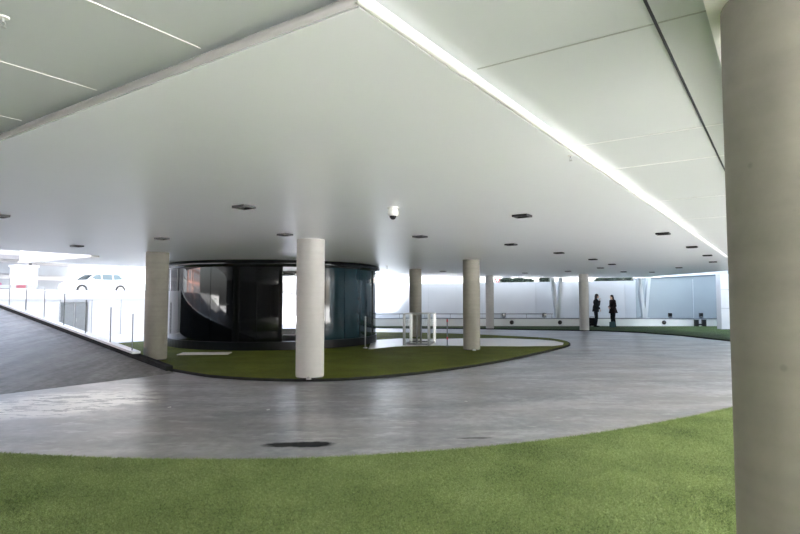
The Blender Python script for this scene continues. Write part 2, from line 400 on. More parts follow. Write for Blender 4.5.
struct(link('wall_right', slabbed([(15.45, 27), (19, 27), (19, 27.4), (15.45, 27.4)], 0, 2.72), paint('cladding', (.52, .54, .57), .5, var=.03)), 'white wall end beyond the near column')
for i, z in enumerate((1.05, 1.95)):
    struct(link('trim_%d' % (i + 12), bx((17.2, 26.995, z), (3.5, .012, .012)), M_CAP), 'joint in the white wall end')
# rail on the low wall
rl = thing('handrail', 'thin grey steel handrail standing on the long low wall', 'handrail', (7, 30.3, .475))
link('rail', tubed((-8.4, 0, .22), (1.25, 0, .22), .022, seg=8), M_GREYMET, rl)
for k in range(8): link('post', tubed((-8.4 + k * 1.37, 0, 0), (-8.4 + k * 1.37, 0, .22), .014, seg=6), M_GREYMET, rl)

# wall lights (round bulkheads) on the low wall
def lab_light(px, lab):
    X = (px - 400) / F * 30 * 1.0
    w = thing('bulkhead_light', lab, 'wall light', (X, 30, .25), 0, 'round dark lights on the low wall')
    bm = bmesh.new(); tube(bm, (0, -.045, 0), (0, 0, 0), .10, .115, 20); link('housing', bm, M_BLACK, w, True)
    bm = bmesh.new(); tube(bm, (0, -.06, 0), (0, -.045, 0), .06, .075, 20); link('lens', bm, M_LENS, w, True)
for px, lab in ((511.3, 'round dark bulkhead light on the low wall, beside the slim far column'), (559.3, 'round dark bulkhead light on the low wall, under the V-shaped strut next to the people'),
                (663, 'round dark bulkhead light on the low wall, alone past the people'), (720, 'round dark bulkhead light on the low wall, against the white wall end')):
    lab_light(px, lab)
def floodlight(px, lab):
    X = (px - 400) / F * 30.2
    w = thing('floodlight', lab, 'floodlight', (X, 30.2, .475), 0, 'floodlights on the low wall')
    link('base', lathed([(.06, 0), (.06, .03)], 12), M_BLACK, w)
    bm = bmesh.new(); box(bm, (-.1, 0, .1), (.012, .03, .17)); box(bm, (.1, 0, .1), (.012, .03, .17)); box(bm, (0, 0, .035), (.21, .03, .012)); link('bracket', bm, M_BLACK, w)
    bm = bmesh.new(); box(bm, (0, 0, .17), (.18, .14, .2), 0, .02); link('head', bm, M_BLACK, w)
    link('glass_front', bx((0, -.075, .17), (.14, .01, .15)), M_LENS, w)
for px, lab in ((503.5, 'small dark floodlight on the low wall coping beside the slim far column'), (543.8, 'small dark floodlight on the low wall coping before the narrow V-shaped strut'),
                (669.2, 'small dark floodlight on the low wall coping before the blue-grey wall'), (700, 'small dark floodlight on the low wall coping, above the pair of dark boxes')):
    floodlight(px, lab)
X = (700.5 - 400) / F * 29.6
jb = thing('junction_box', 'dark twin utility box on the verge turf against the low wall', 'utility box', (X, 29.75, .055), 0)
for s in (-1, 1):
    b_ = link('cabinet', bx((s * .2, 0, .17), (.17, .2, .34), 0, .015), M_BLACK, jb); link('lid', bx((s * .2, 0, .35), (.19, .22, .025), 0, .005), M_CAP, b_)
link('conduit', tubed((-.12, 0, .1), (.12, 0, .1), .04, seg=10), M_BLACK, jb)

# V-shaped struts
def vstrut(pxb, pl, pr, lab):
    Y = 30.25; X = (pxb - 400) / F * Y
    w = thing('v_strut', lab, 'strut', (X, Y, .475), 0, 'V-shaped struts under the canopy edge')
    for p in (pl, pr):
        xt = (p - 400) / F * Y - X; s = 1 if xt > 0 else -1
        bm = bmesh.new()
        fl = [(s * .035 - .08, 0), (s * .035 + .08, 0), (xt + .085, 2.16), (xt - .085, 2.16)]
        v0 = [bm.verts.new((a, -.12, b)) for a, b in fl]; v1 = [bm.verts.new((a, .12, b)) for a, b in fl]
        bm.faces.new(v0); bm.faces.new(list(reversed(v1)))
        for i in range(4): bm.faces.new((v0[i], v0[(i + 1) % 4], v1[(i + 1) % 4], v1[i]))
        link('leg', bm, M_VST, w)
    link('foot_plate', bx((0, 0, .012), (.42, .34, .024)), M_VST, w)
M_VST = paint('strut_paint', (.50, .55, .58), .5, var=.04)
vstrut(557, 552, 560.5, 'narrow pale V-shaped strut on the low wall beside the slim pale column')
vstrut(643.5, 639, 648.5, 'wide pale V-shaped strut on the low wall past the two people')

# ------------------------------------------------------------------ soffits and canopy
far = [(-2.1, 30.6), (11.8, 30.6)] + [tuple(at(*p, ZC).xy) for p in ((650, 277.2), (657, 276.2), (728, 270.6))]
VE = at(703, 0, ZC).dot(B)
plate = [UV(1.63, 1.31), UV(1.63, 14.8), UV(7.5, 14.8), UV(7.5, 19.1)]
plate = [tuple(p.xy) for p in plate] + far + [tuple(UV(26.0, 1.31).xy)]
struct(link('ceiling_plate', slabbed(plate, ZC, ZU + .02), M_PLATE), 'large pale grey soffit plate')
roof = [tuple(p.xy) for p in (UV(-12, -9.0), UV(-12, 14.79), UV(7.52, 14.79), UV(7.52, 19.05))] + [(p[0], p[1] - .02) for p in far] + [tuple(UV(26.0, -9.0).xy)]  # unseen rear and outer reach sized to shape the daylight
struct(link('ceiling_upper', slabbed(roof, ZU, 3.05), M_UPPER), 'grey panelled upper ceiling')
p2 = [UV(-12, VE), UV(26, VE), UV(26, -9.0), UV(-12, -9.0)]
struct(link('ceiling_side', slabbed([tuple(p.xy) for p in p2], ZC, ZU + .02), M_TRIM), 'white soffit along the outer edge')
struct(link('fascia_ramp', slabbed([tuple(p.xy) for p in (UV(7.44, 14.8), UV(7.50, 14.8), UV(7.50, 19.1), UV(7.44, 19.1))], ZC, 3.08), M_WHITE), 'fascia over the ramp')
# unseen blocks and walls, added to keep out sun and bounced light
struct(link('shade_block_above', slabbed([tuple(p.xy) for p in (UV(2.5, 2), UV(2.5, 14.6), UV(7.7, 14.6), UV(7.7, 17), UV(24.5, 17), UV(24.5, 2))], 3.05, 42), M_PLAZA), 'unseen block added on the canopy to shade the street')
struct(link('added_wall_rear', slabbed([tuple(p.xy) for p in (UV(-12.3, -9.0), UV(-12, -9.0), UV(-12, 15), UV(-12.3, 15))], 0, 3.05), M_REAR), 'dark wall added behind the viewer to dim reflections')
struct(link('added_wall_side', slabbed([tuple(p.xy) for p in (UV(-12, -9.3), UV(-6, -9.3), UV(-6, -9.02), UV(-12, -9.02))], 0, 3.05), M_REAR), 'dark side wall added behind the viewer to hold back light')
struct(link('shade_block_beside', slabbed([(21.5, 9), (40, 9), (40, 46), (21.5, 46)], 0, 30), M_PALESHADE), 'unseen tall block added to shade the far verge and walls')
# edge trims: rounded profiles
def bead(name, p, q, r, mat, lab):
    struct(link(name, tubed(p, q, r, seg=16), mat, None, True), lab)
bead('trim_ridge', UV(1.60, 1.292, ZC + .024), UV(26, 1.292, ZC + .024), .026, M_TRIM, 'white rounded edge trim of the soffit plate')
bead('trim_front_edge', UV(1.612, 1.292, ZC + .021), UV(1.612, 14.8, ZC + .021), .021, M_TRIMSHADE, 'rounded edge trim of the soffit plate, greyed as shade')
struct(link('trim_ramp_edge', slabbed([tuple(p.xy) for p in (UV(7.40, 14.8), UV(7.62, 14.8), UV(7.62, 19.1), UV(7.40, 19.1))], ZC - .05, ZC), M_TRIM), 'white trim along the ramp opening')
# joints on the upper ceiling; pale strips paint in their lit edges
vs_ = [at(*p, ZU).dot(B) for p in ((103, 92), (200, 48), (28, 122))]
k = 14
for vv in sorted(vs_) + [at(7, 113, ZU).dot(B) * 1.35]:
    struct(link('trim_%d' % k, slabbed([tuple(p.xy) for p in (UV(-1.1, vv - .004), UV(1.585, vv - .004), UV(1.585, vv + .004), UV(-1.1, vv + .004))], ZU - .003, ZU + .004), M_LITEDGE), 'pale panel joint of the upper ceiling'); k += 1
us = [at(*p, ZU).dot(A) for p in ((560, 48), (583, 145), (650, 164.5), (671, 200), (690, 219))]
for i, uu in enumerate(us):
    struct(link('trim_%d' % k, slabbed([tuple(p.xy) for p in (UV(uu - .006, VE), UV(uu - .006, 1.262), UV(uu + .006, 1.262), UV(uu + .006, VE))], ZU - .003, ZU + .004), M_LITEDGE), 'panel joint of the upper ceiling') if i else struct(link('trim_%d' % k, slabbed([tuple(p.xy) for p in (UV(uu - .005, VE), UV(uu - .005, 1.262), UV(uu + .005, 1.262), UV(uu + .005, VE))], ZU - .002, ZU + .004), paint('soft_joint', (.40, .42, .40), .5)), 'panel joint of the upper ceiling')
    k += 1
VD = at(645, 0, ZU).dot(B)
struct(link('trim_%d' % k, slabbed([tuple(p.xy) for p in (UV(-1.1, VD - .006), UV(25.8, VD - .006), UV(25.8, VD + .006), UV(-1.1, VD + .006))], ZU - .004, ZU + .004), M_DARKJ), 'dark slot in the upper ceiling')

# ------------------------------------------------------------------ columns
def column(px, py, top, r, mat, lab, z0=.062, uplight=True):
    p = at(px, py, z0) if py else px
    w = thing('concrete_column', lab, 'column', (p.x, p.y, z0), 0, 'round concrete columns', 'thing')
    o = link('shaft', lathed([(r * .985, .02), (r, .045), (r, top - z0 - .0)], 48), mat, w); ang_smooth(o)
    link('base_collar', lathed([(r * .93, 0), (r * .93, .022)], 40), M_BLACK, w)
    if uplight:
        link('foot_bolt', lathed([(.001, .045), (.03, .04), (.045, .02), (.05, 0)], 12, (.03, -r - .035, 0)), M_STEEL, w, True)
    return p
column(155.2, 359.5, ZC, .265, M_COLC, 'round grey concrete column standing on the turf at the foot of the ramp')
column(309.7, 377, ZC, .265, M_COLLIT, 'round concrete column, coloured as lit, on the turf in front of the dark drum')
column(471.8, 349.6, ZC, .245, M_COLC, 'round grey concrete column on the turf before the island paving')
column(415.5, 337, ZC, .235, M_COLC, 'round grey concrete column behind the small glass enclosure', .055, False)
column(490, 328.6, ZC, .20, M_COLLIT, 'slim pale column by the low wall, half hidden by a nearer column', .04, False)
column(584.5, 330.4, ZC, .215, M_COLLIT, 'slim pale column beside the two standing people', .05, False)
column(Vector((1.492, 2.02, 0)), None, ZU, .265, M_COLC, 'big round concrete column close to the camera, cut by the picture edge', 0.018, False)

# ------------------------------------------------------------------ dark glass drum
DC = Vector((-4.31, 19.45, 0)); DR = 3.47
dirc = math.atan2(-DC.y, -DC.x)                      # angle that looks at the camera
dz = thing('glass_drum', 'dark glossy cylindrical glass pavilion on the turf island under the canopy', 'pavilion', (DC.x, DC.y, .062), 0)
def dang(phi): return dirc + math.radians(phi)       # + turns to the camera's right-hand side
link('plinth', lathed([(DR + .03, 0), (DR + .03, .24), (DR - .12, .24), (DR - .12, 0)], 96, close=True), M_DRUMM, dz)
link('floor_disc', lathed([(DR - .13, .004), (.001, .004)], 64), M_DRUMM, dz)
ht = ZC - .062
lip = [(DR - .08, ht - .002)] + [(DR + .05 + .09 * math.cos(a), ht - .11 + .10 * math.sin(a)) for a in np.linspace(PI / 2, -PI / 2, 9)] + [(DR - .08, ht - .21)]
link('top_ring', lathed(lip, 128, close=True), M_DRUM, dz, True)
edges = [3.0, 13.0] + list(np.linspace(13, 363, 31)[1:])
for i in range(len(edges) - 1):
    a0, a1 = edges[i] + .12, edges[i + 1] - .12
    mid = (a0 + a1) / 2 % 360
    m = M_DRUM
    nm, lb = 'glass_panel', None
    if i == 0 or 158 < mid < 182: m, nm, lb = M_GLASSW, 'glass_door', 'clear glass door'
    elif 13 < mid < 95: m = M_TEAL
    z0 = .24 if m is not M_GLASSW else .02
    bm = lathed([(DR, z0), (DR, ht - .19), (DR - .02, ht - .19), (DR - .02, z0)], 10, a0=dang(a0), a1=dang(a1), close=True)
    o = ang_smooth(link(nm, bm, m, dz))
    if m is M_GLASSW: pass
for i, e in enumerate(edges[:-1]):
    a = dang(e); p = Vector((math.cos(a), math.sin(a), 0))
    link('mullion', bx((p.x * (DR - .06), p.y * (DR - .06), ht / 2), (.07, .03, ht - .01), a), M_DRUMM, dz)

# ------------------------------------------------------------------ glass enclosure and posts on the paving
zc_ = .068
c1, c2, c3, c4 = at(404.2, 345.3, zc_), at(429, 345.6, zc_), at(434.6, 343.2, zc_), at(411, 342.8, zc_)
ge = thing('glass_enclosure', 'small waist-high glass enclosure with steel posts on the island paving', 'glass enclosure', (c1.x, c1.y, zc_))
cs = [c - c1 for c in (c1, c2, c3, c4)]
for i, c in enumerate(cs):
    link('post', bx((c.x, c.y, .49), (.085, .085, .98), .1, .01), M_GREYMET if i < 2 else M_STEEL, ge)
    n_ = cs[(i + 1) % 4]; d = n_ - c; mid = (c + n_) / 2; az = math.atan2(d.y, d.x)
    link('glass_panel', bx((mid.x, mid.y, .5), (d.length - .09, .014, .84), az), M_GLASS, ge)
    link('top_rail', bx((mid.x, mid.y, .985), (d.length + .05, .05, .035), az, .006), M_STEEL, ge)
    link('bottom_rail', bx((mid.x, mid.y, .045), (d.length - .09, .05, .05), az), M_GREYMET, ge)
for s in (.52, .68):
    p = cs[0].lerp(cs[1], s); q = cs[3].lerp(cs[2], s - .1)
    link('bar', tubed((p.x, p.y + .06, .06), (p.x, p.y + .06, .98), .03, seg=10), M_GREYMET, ge)
g1 = at(365.3, 348, .065)
pp = thing('steel_post', 'slender grey steel post on the turf before the dark drum', 'post', (g1.x, g1.y, .065))
link('shaft', tubed((0, 0, 0), (0, 0, .9), .02, seg=14), M_GREYMET, pp, False); link('cap', lathed([(.026, .9), (.026, .925), (.015, .94), (.001, .945)], 14), M_GREYMET, pp)
link('base', lathed([(.07, 0), (.07, .015)], 16), M_STEEL, pp)
g2 = at(447.3, 346, .068)
pp = thing('marker_post', 'thin dark post with red reflector bands beside the glass enclosure', 'post', (g2.x, g2.y, .068))
link('shaft', tubed((0, 0, 0), (0, 0, .86), .018, seg=12), M_GREYMET, pp); link('base', lathed([(.06, 0), (.06, .015)], 16), M_GREYMET, pp)
M_RED = paint('red_band', (.55, .03, .04), .4)
for z in (.2, .74): o = link('band', lathed([(.024, z), (.024, z + .08)], 14), M_RED, pp); o['label'] = 'red reflector band'

# ------------------------------------------------------------------ ceiling fittings
dl = thing('downlight', '', 'downlight', (0, 0, 0), ROT, 'square black ceiling downlights')
bm = bmesh.new()
for s in (-1, 1): box(bm, (s * .088, 0, -.014), (.016, .21, .028)); box(bm, (0, s * .097, -.014), (.16, .016, .028))
link('frame', bm, M_BLACK, dl)
link('housing', bx((0, 0, -.004), (.16, .178, .006)), M_BLACK, dl)
for s in (-1, 1): link('lamp', lathed([(.001, -.008), (.025, -.010), (.037, -.016), (.037, -.007)], 16, (0, s * .044, 0)), M_LAMP, dl)
DL = [(-1, 215, 'at the picture edge, over the mouth of the ramp'), (77, 245.5, 'before the raised ceiling of the ramp'), (162, 238, 'just in front of the column at the ramp foot'),
      (244, 206, 'large in view, well in front of the drum'), (285, 234, 'beside the head of the column before the drum'), (420, 236, 'beyond the dome camera'),
      (522, 215, 'large in view, between dome camera and white ridge trim'), (511, 244, 'second in line beyond the large one past the dome camera'), (559, 252.5, 'third in line toward the people, past the column by the paving'),
      (593, 259, 'fourth in line, almost over the slim column by the people'), (663, 233, 'closest to the white ridge trim'), (692, 246.5, 'second along the white ridge trim'),
      (707.5, 255, 'third along the white ridge trim'), (713, 261.6, 'fourth along the white ridge trim'), (679, 267.4, 'near the canopy edge before the blue-grey wall'),
      (612, 264, 'over the two people, the nearer to the camera'), (600.5, 267.7, 'over the woman with long hair'), (623.6, 271.6, 'faint, close to the canopy edge past the people'),
      (652, 272, 'faint, near the head of the wide V-shaped strut'), (568, 271, 'faint, near the head of the narrow V-shaped strut'), (525, 272.8, 'faint, over the low wall past the slim far column'),
      (443, 271, 'between the two columns by the glass enclosure')]
for i, (px, py, lab) in enumerate(DL):
    p = at(px, py, ZC)
    o = dl if i == 0 else copy_tree(dl)
    o.location = (p.x, p.y, ZC); o['label'] = 'black ceiling downlight ' + lab
p = at(393, 207.5, ZC)
dm = thing('dome_camera', 'white dome security camera hanging from the soffit', 'security camera', (p.x, p.y, ZC))
link('mount', lathed([(.001, 0), (.075, 0), (.075, -.012), (.06, -.02), (.001, -.02)], 24), M_PLASTIC, dm)
link('body', lathed([(.001, -.02), (.055, -.02), (.066, -.05), (.066, -.09), (.05, -.105), (.001, -.105)], 24), M_PLASTIC, dm, True)
link('lens_dome', lathed([(.05, -.104)] + [(.042 * math.cos(a), -.106 - .045 * math.sin(a)) for a in np.linspace(0, PI / 2, 7)], 24), M_LENS, dm, True)
def sprinkler(px, py, z, lab, s=1.0):
    p = at(px, py, z)
    w = thing('sprinkler_head', lab, 'sprinkler', (p.x, p.y, z), .5, 'ceiling sprinkler heads')
    link('escutcheon', lathed([(.001, 0), (.04 * s, 0), (.035 * s, -.008 * s), (.001, -.01 * s)], 20), M_PLASTIC, w)
    link('stem', tubed((0, 0, -.008 * s), (0, 0, -.035 * s), .009 * s), M_STEEL, w)
    bm = bmesh.new()
    for sx in (-1, 1): tube(bm, (sx * .009 * s, 0, -.03 * s), (sx * .016 * s, 0, -.05 * s), .003 * s, seg=6); tube(bm, (sx * .016 * s, 0, -.05 * s), (sx * .004 * s, 0, -.068 * s), .003 * s, seg=6)
    link('yoke', bm, M_STEEL, w)
    link('deflector', lathed([(.001, -.068 * s), (.022 * s, -.069 * s), (.022 * s, -.072 * s), (.001, -.072 * s)], 16), M_STEEL, w)
sprinkler(3, 17, ZU, 'small pale sprinkler head on the darker upper ceiling in the picture corner', .62)
sprinkler(570.5, 155.5, ZC, 'tiny sprinkler head beside the white ridge trim', .6)
sprinkler(387, 265.5, ZC, 'tiny pale sprinkler head just past the drum rim', 1.6)

# ------------------------------------------------------------------ litter on the road
M_PAPER = paint('paper', (.85, .85, .83), .7)
def scrap(px, py, s, lab, sd):
    p = at(px, py, 0); r = random.Random(sd); bm = bmesh.new()
    n = 5; g = [[bm.verts.new(((i / (n - 1) - .5) * s + r.uniform(-.1, .1) * s, (j / (n - 1) - .5) * s * .8 + r.uniform(-.1, .1) * s, .006 + r.uniform(0, .3) * s)) for j in range(n)] for i in range(n)]
    for i in range(n - 1):
        for j in range(n - 1): bm.faces.new((g[i][j], g[i + 1][j], g[i + 1][j + 1], g[i][j + 1]))
    bmesh.ops.solidify(bm, geom=bm.faces, thickness=.003)
    o = link('paper_scrap', bm, M_PAPER); o.location = (p.x, p.y, .003); tag(o, lab, 'litter', 'paper scraps on the road')
scrap(268, 410.8, .05, 'crumpled white paper scrap on the road before the pale front column', 1)
scrap(169.5, 408.3, .045, 'crumpled white paper scrap on the road by the worn pale paint', 2)
scrap(466, 402.3, .035, 'small white paper scrap on the road in front of the island paving', 3)

# ------------------------------------------------------------------ people
def remeshed(name, bm, voxel, mat, parent, smooth_it=2):
    me = bpy.data.meshes.new(name); bm.to_mesh(me); bm.free()
    o = bpy.data.objects.new(name, me); COL.objects.link(o)
    md = o.modifiers.new('r', 'REMESH'); md.mode = 'VOXEL'; md.voxel_size = voxel
    ms = o.modifiers.new('s', 'SMOOTH'); ms.iterations = smooth_it; ms.factor = .5
    dg = bpy.context.evaluated_depsgraph_get(); dg.update()
    m2 = bpy.data.meshes.new_from_object(o.evaluated_get(dg)); o.modifiers.clear(); o.data = m2
    bpy.data.meshes.remove(me); m2.name = name; m2.materials.clear(); m2.materials.append(mat)
    for p in m2.polygons: p.use_smooth = True
    o.parent = parent; return o
def ball(bm, c, r):
    r = (r, r, r) if isinstance(r, (int, float)) else r
    bmesh.ops.create_icosphere(bm, subdivisions=3, radius=1, matrix=Matrix.Translation(c) @ Matrix.Diagonal((*r, 1)))
def limb(bm, pts):
    """chain of tapered capsules: [(point, radius), ...]"""
    for (p, r), (q, s) in zip(pts, pts[1:]): tube(bm, p, q, r, s, 14)
    for p, r in pts: bmesh.ops.create_icosphere(bm, subdivisions=2, radius=r, matrix=Matrix.Translation(p))
def person(loc, rz, lab, J, mats, hair_len, coat_hem, flare):
    """figure facing +X in its own frame; J holds joint positions"""
    skin, coat, legs, shoe, hair = mats
    root = thing('person', lab, 'person', loc, rz)
    H = J['head']; hip = J['hip']
    def hand(bm, w, d, up, sgn, curl):
        d = Vector(d).normalized(); up = Vector(up).normalized(); sd = d.cross(up).normalized() * sgn
        w = Vector(w); pc = w + d * .05
        for k in (-1, 0, 1): limb(bm, [(w + sd * .012 * k, .022), (w + d * .085 + sd * .022 * k, .015)])
        for k, ln in enumerate((.068, .078, .072, .056)):
            b0 = w + d * .082 + sd * (.033 - .022 * k)
            d1 = (d * math.cos(curl * .5) - up * math.sin(curl * .5)); d2 = (d * math.cos(curl) - up * math.sin(curl)); d3 = (d * math.cos(curl * 1.5) - up * math.sin(curl * 1.5))
            b1 = b0 + d1 * ln * .45; b2 = b1 + d2 * ln * .32; b3 = b2 + d3 * ln * .25
            limb(bm, [(b0, .0095), (b1, .009), (b2, .008), (b3, .007)])
        t0 = w + d * .025 + sd * .026; t1 = t0 + (d * .6 + sd * .75 - up * .2).normalized() * .04; t2 = t1 + (d * .95 + sd * .2 - up * .3).normalized() * .032
        limb(bm, [(t0, .014), (t1, .0115), (t2, .009)])
    # body: one continuous skin
    bm = bmesh.new()
    ball(bm, H, (.088, .072, .112)); ball(bm, H + Vector((.022, 0, -.055)), (.062, .055, .06))
    ball(bm, H + Vector((.092, 0, -.02)), (.02, .012, .022)); limb(bm, [(H + Vector((.082, 0, .015)), .009), (H + Vector((.1, 0, -.022)), .011)])
    ball(bm, H + Vector((.078, 0, -.062)), (.014, .024, .008)); ball(bm, H + Vector((.066, 0, -.094)), (.02, .024, .018))
    for s in (-1, 1):
        ball(bm, H + Vector((-.005, s * .073, -.01)), (.018, .01, .03)); ball(bm, H + Vector((.074, s * .032, .012)), (.012, .016, .010))
    nk = J['neck']; limb(bm, [(H + Vector((-.02, 0, -.06)), .052), (nk, .056)])
    ch, ws = J['chest'], J['waist']
    for c, r in ((nk + Vector((0, 0, -.06)), (.075, .14, .06)), (ch, (.105, .155, .16)), (ws, (.09, .125, .12)), (hip, (.105, .16, .12))): ball(bm, c, r)
    for s, k in ((-1, 'R'), (1, 'L')):
        sh, el, wr = J['sh' + k], J['el' + k], J['wr' + k]
        limb(bm, [(sh, .052), (sh.lerp(el, .5), .045), (el, .037), (el.lerp(wr, .4), .036), (wr, .024)])
        hand(bm, wr, J['hd' + k], J['hu' + k], J.get('hs' + k, 1), J['cu' + k])
        hp, kn, an = J['hp' + k], J['kn' + k], J['an' + k]
        limb(bm, [(hp, .085), (hp.lerp(kn, .5), .07), (kn, .052), (kn.lerp(an, .35), .052), (an, .034)])
        limb(bm, [(an + Vector((-.03, 0, -.045)), .03), (an + Vector((.09, 0, -.06)), .026), (an + Vector((.15, 0, -.062)), .018)])
    body = remeshed('body', bm, .0065, skin, root)
    bm = bmesh.new()
    for s in (-1, 1): ball(bm, H + Vector((.0815, s * .032, .012)), (.006, .009, .005))
    link('eyes', bm, shoe, root, True)
    # coat
    bm = bmesh.new()
    for c, r in ((nk + Vector((0, 0, -.075)), (.09, .155, .058)), (ch, (.15, .195, .18)), (ws, (.145, .175, .15)), (hip, (.16, .2, .14))): ball(bm, c, r)
    limb(bm, [(nk + Vector((0, 0, -.05)), .072), (nk + Vector((0, 0, -.01)), .067)])
    tube(bm, ws, Vector((hip.x - .01, hip.y, coat_hem)), .15, flare, 24)
    for k in 'RL':
        sh, el, wr = J['sh' + k], J['el' + k], J['wr' + k]
        limb(bm, [(sh, .072), (sh.lerp(el, .5), .070), (el, .068), (el.lerp(wr, .85), .056)])
    remeshed('coat', bm, .011, coat, root)
    bm = bmesh.new()
    for k in 'RL':
        hp, kn, an = J['hp' + k], J['kn' + k], J['an' + k]
        limb(bm, [(hp, .098), (hp.lerp(kn, .5), .082), (kn, .064), (kn.lerp(an, .4), .062), (an + Vector((0, 0, .03)), .05)])
    ball(bm, hip, (.12, .168, .11)); remeshed('trousers', bm, .011, legs, root)
    for k in 'RL':
        an = J['an' + k]; bm = bmesh.new()
        limb(bm, [(an + Vector((-.03, 0, -.04)), .042), (an + Vector((.08, 0, -.054)), .038), (an + Vector((.155, 0, -.06)), .03)])
        limb(bm, [(an + Vector((-.005, 0, .03)), .05), (an + Vector((-.01, 0, -.03)), .045)])
        box(bm, an + Vector((.05, 0, -.083)), (.25, .075, .016)); remeshed('shoe', bm, .008, shoe, root)
    # hair
    bm = bmesh.new()
    ball(bm, H + Vector((-.018, 0, .028)), (.098, .086, .104)); ball(bm, H + Vector((-.05, 0, -.03)), (.075, .088, .10))
    for i in range(9):
        y = (i - 4) / 4 * .085; x = -.085 + .05 * (abs(y) / .085) ** 2
        limb(bm, [(H + Vector((x + .01, y * .9, .02)), .032), (H + Vector((x - .012, y * 1.05, -.12)), .034), (H + Vector((x - .035 - .01 * math.sin(i * 2.1), y * 1.15, -hair_len + .03 * math.sin(i * 1.7))), .02)])
    remeshed('hair', bm, .009, hair, root)
    return root
M_SKIN = paint('skin', (.48, .30, .22), .5, var=.05, scale=6)
M_COATD = paint('dark_jacket', (0.0084,0.0096,0.0120), .75, spec=.15, var=.2, scale=8)
M_COATM = paint('dark_maroon_coat', (0.0132,0.0072,0.0108), .75, spec=.15, var=.2, scale=8)
M_JEAN = paint('dark_trousers', (0.0072,0.0108,0.0156), .8, spec=.15, var=.2, scale=10)
M_SHOE = paint('black_shoe', (0.0048,0.0048,0.0054), .45, spec=.15, var=.2)
M_HAIR = paint('dark_brown_hair', (.022, .012, .008), .5, var=.3, scale=20)
M_HAIRB = paint('black_hair', (.009, .008, .008), .5, var=.3, scale=20)
V3 = Vector
zg = .055
def joints(lean=0, armR=None, armL=None):
    J = dict(head=V3((.045 + lean, 0, 1.59)), neck=V3((.0 + lean * .7, 0, 1.44)), chest=V3((.005 + lean * .5, 0, 1.27)), waist=V3((-.005 + lean * .2, 0, 1.06)), hip=V3((-.01, 0, .92)))
    for s, k in ((-1, 'R'), (1, 'L')):
        J['sh' + k] = V3((.0 + lean * .6, s * .17, 1.385)); J['hp' + k] = V3((-.01, s * .085, .88))
        J['kn' + k] = V3((.03 if s < 0 else .0, s * .085, .49)); J['an' + k] = V3((-.02 if s < 0 else -.05, s * .09, .092))
    J.update(armR or {}); J.update(armL or {}); return J
raised = dict(elL=V3((.17, .20, 1.13)), wrL=V3((.20, .08, 1.36)), hdL=(.1, -.1, 1), huL=(-1, 0, .1), cuL=1.0, hsL=-1)
bag_arm = dict(elR=V3((.03, -.22, 1.10)), wrR=V3((.16, -.19, .93)), hdR=(.5, .1, -.7), huR=(.6, 0, .6), cuR=1.1)
px1 = at(598, 327.6, zg); 
w1 = person(((595.4 - 400) / F * 29.2, 29.2, zg), math.radians(-12), 'woman with long brown hair in a dark jacket, hand raised, by the slim column', joints(.02, bag_arm, raised), (M_SKIN, M_COATD, M_JEAN, M_SHOE, M_HAIR), .46, .78, .17)
folded = dict(elR=V3((-.02, -.23, 1.11)), wrR=V3((.17, -.10, 1.06)), hdR=(.3, .9, 0), huR=(0, 0, 1), cuR=.8)
folded2 = dict(elL=V3((.0, .23, 1.11)), wrL=V3((.19, .10, 1.0)), hdL=(.2, -.9, 0), huL=(0, 0, 1), cuL=.9, hsL=-1)
px2 = at(612.5, 327.6, zg)
w2 = person(((612.3 - 400) / F * 29.0, 29.0, zg), math.radians(192), 'woman in a dark flared maroon coat, facing the woman with long brown hair', joints(.015, folded, folded2), (M_SKIN, M_COATM, M_JEAN, M_SHOE, M_HAIRB), .34, .74, .235); w2.scale = (.97, .97, .97)
# bags
M_BAG = paint('black_bag', (0.0060,0.0060,0.0072), .6, spec=.15, var=.2); M_TEALB = paint('teal_bag', (.01, .05, .055), .6, var=.15)
p = at(592.3, 328.3, zg)
bg = thing('suitcase', 'dark boxy suitcase standing on the verge between the slim column and a woman', 'suitcase', ((591.3 - 400) / F * 29.45, 29.45, zg), .1)
link('body', bx((0, 0, .25), (.36, .22, .42), 0, .03), M_BAG, bg)
for sx in (-.14, .14):
    for sy in (-.07, .07): link('wheel', tubed((sx, sy - .012, .025), (sx, sy + .012, .025), .025, seg=12), M_BLACK, bg)
bm = bmesh.new(); tube(bm, (-.09, 0, .455), (-.09, 0, .52), .01, seg=6); tube(bm, (.09, 0, .455), (.09, 0, .52), .01, seg=6); tube(bm, (-.095, 0, .52), (.095, 0, .52), .013, seg=8); link('handle', bm, M_GREYMET, bg)
hx = Matrix.Rotation(math.radians(192), 4, 'Z') @ V3((.16, .02, 0))
bg = thing('handbag', 'dark teal handbag resting on the turf at the feet of the woman in maroon', 'handbag', ((612.3 - 400) / F * 29.0 - .2, 28.58, zg), .1)
bm = bmesh.new(); box(bm, (0, 0, .15), (.3, .12, .28), 0, .035); link('body', bm, M_TEALB, bg)
bm = bmesh.new()
pts = [(-.08, 0, .28), (-.07, 0, .36), (-.03, 0, .41), (.03, 0, .41), (.07, 0, .36), (.08, 0, .28)]
for a_, b_ in zip(pts, pts[1:]): tube(bm, a_, b_, .009, seg=6)
link('strap', bm, M_BAG, bg)

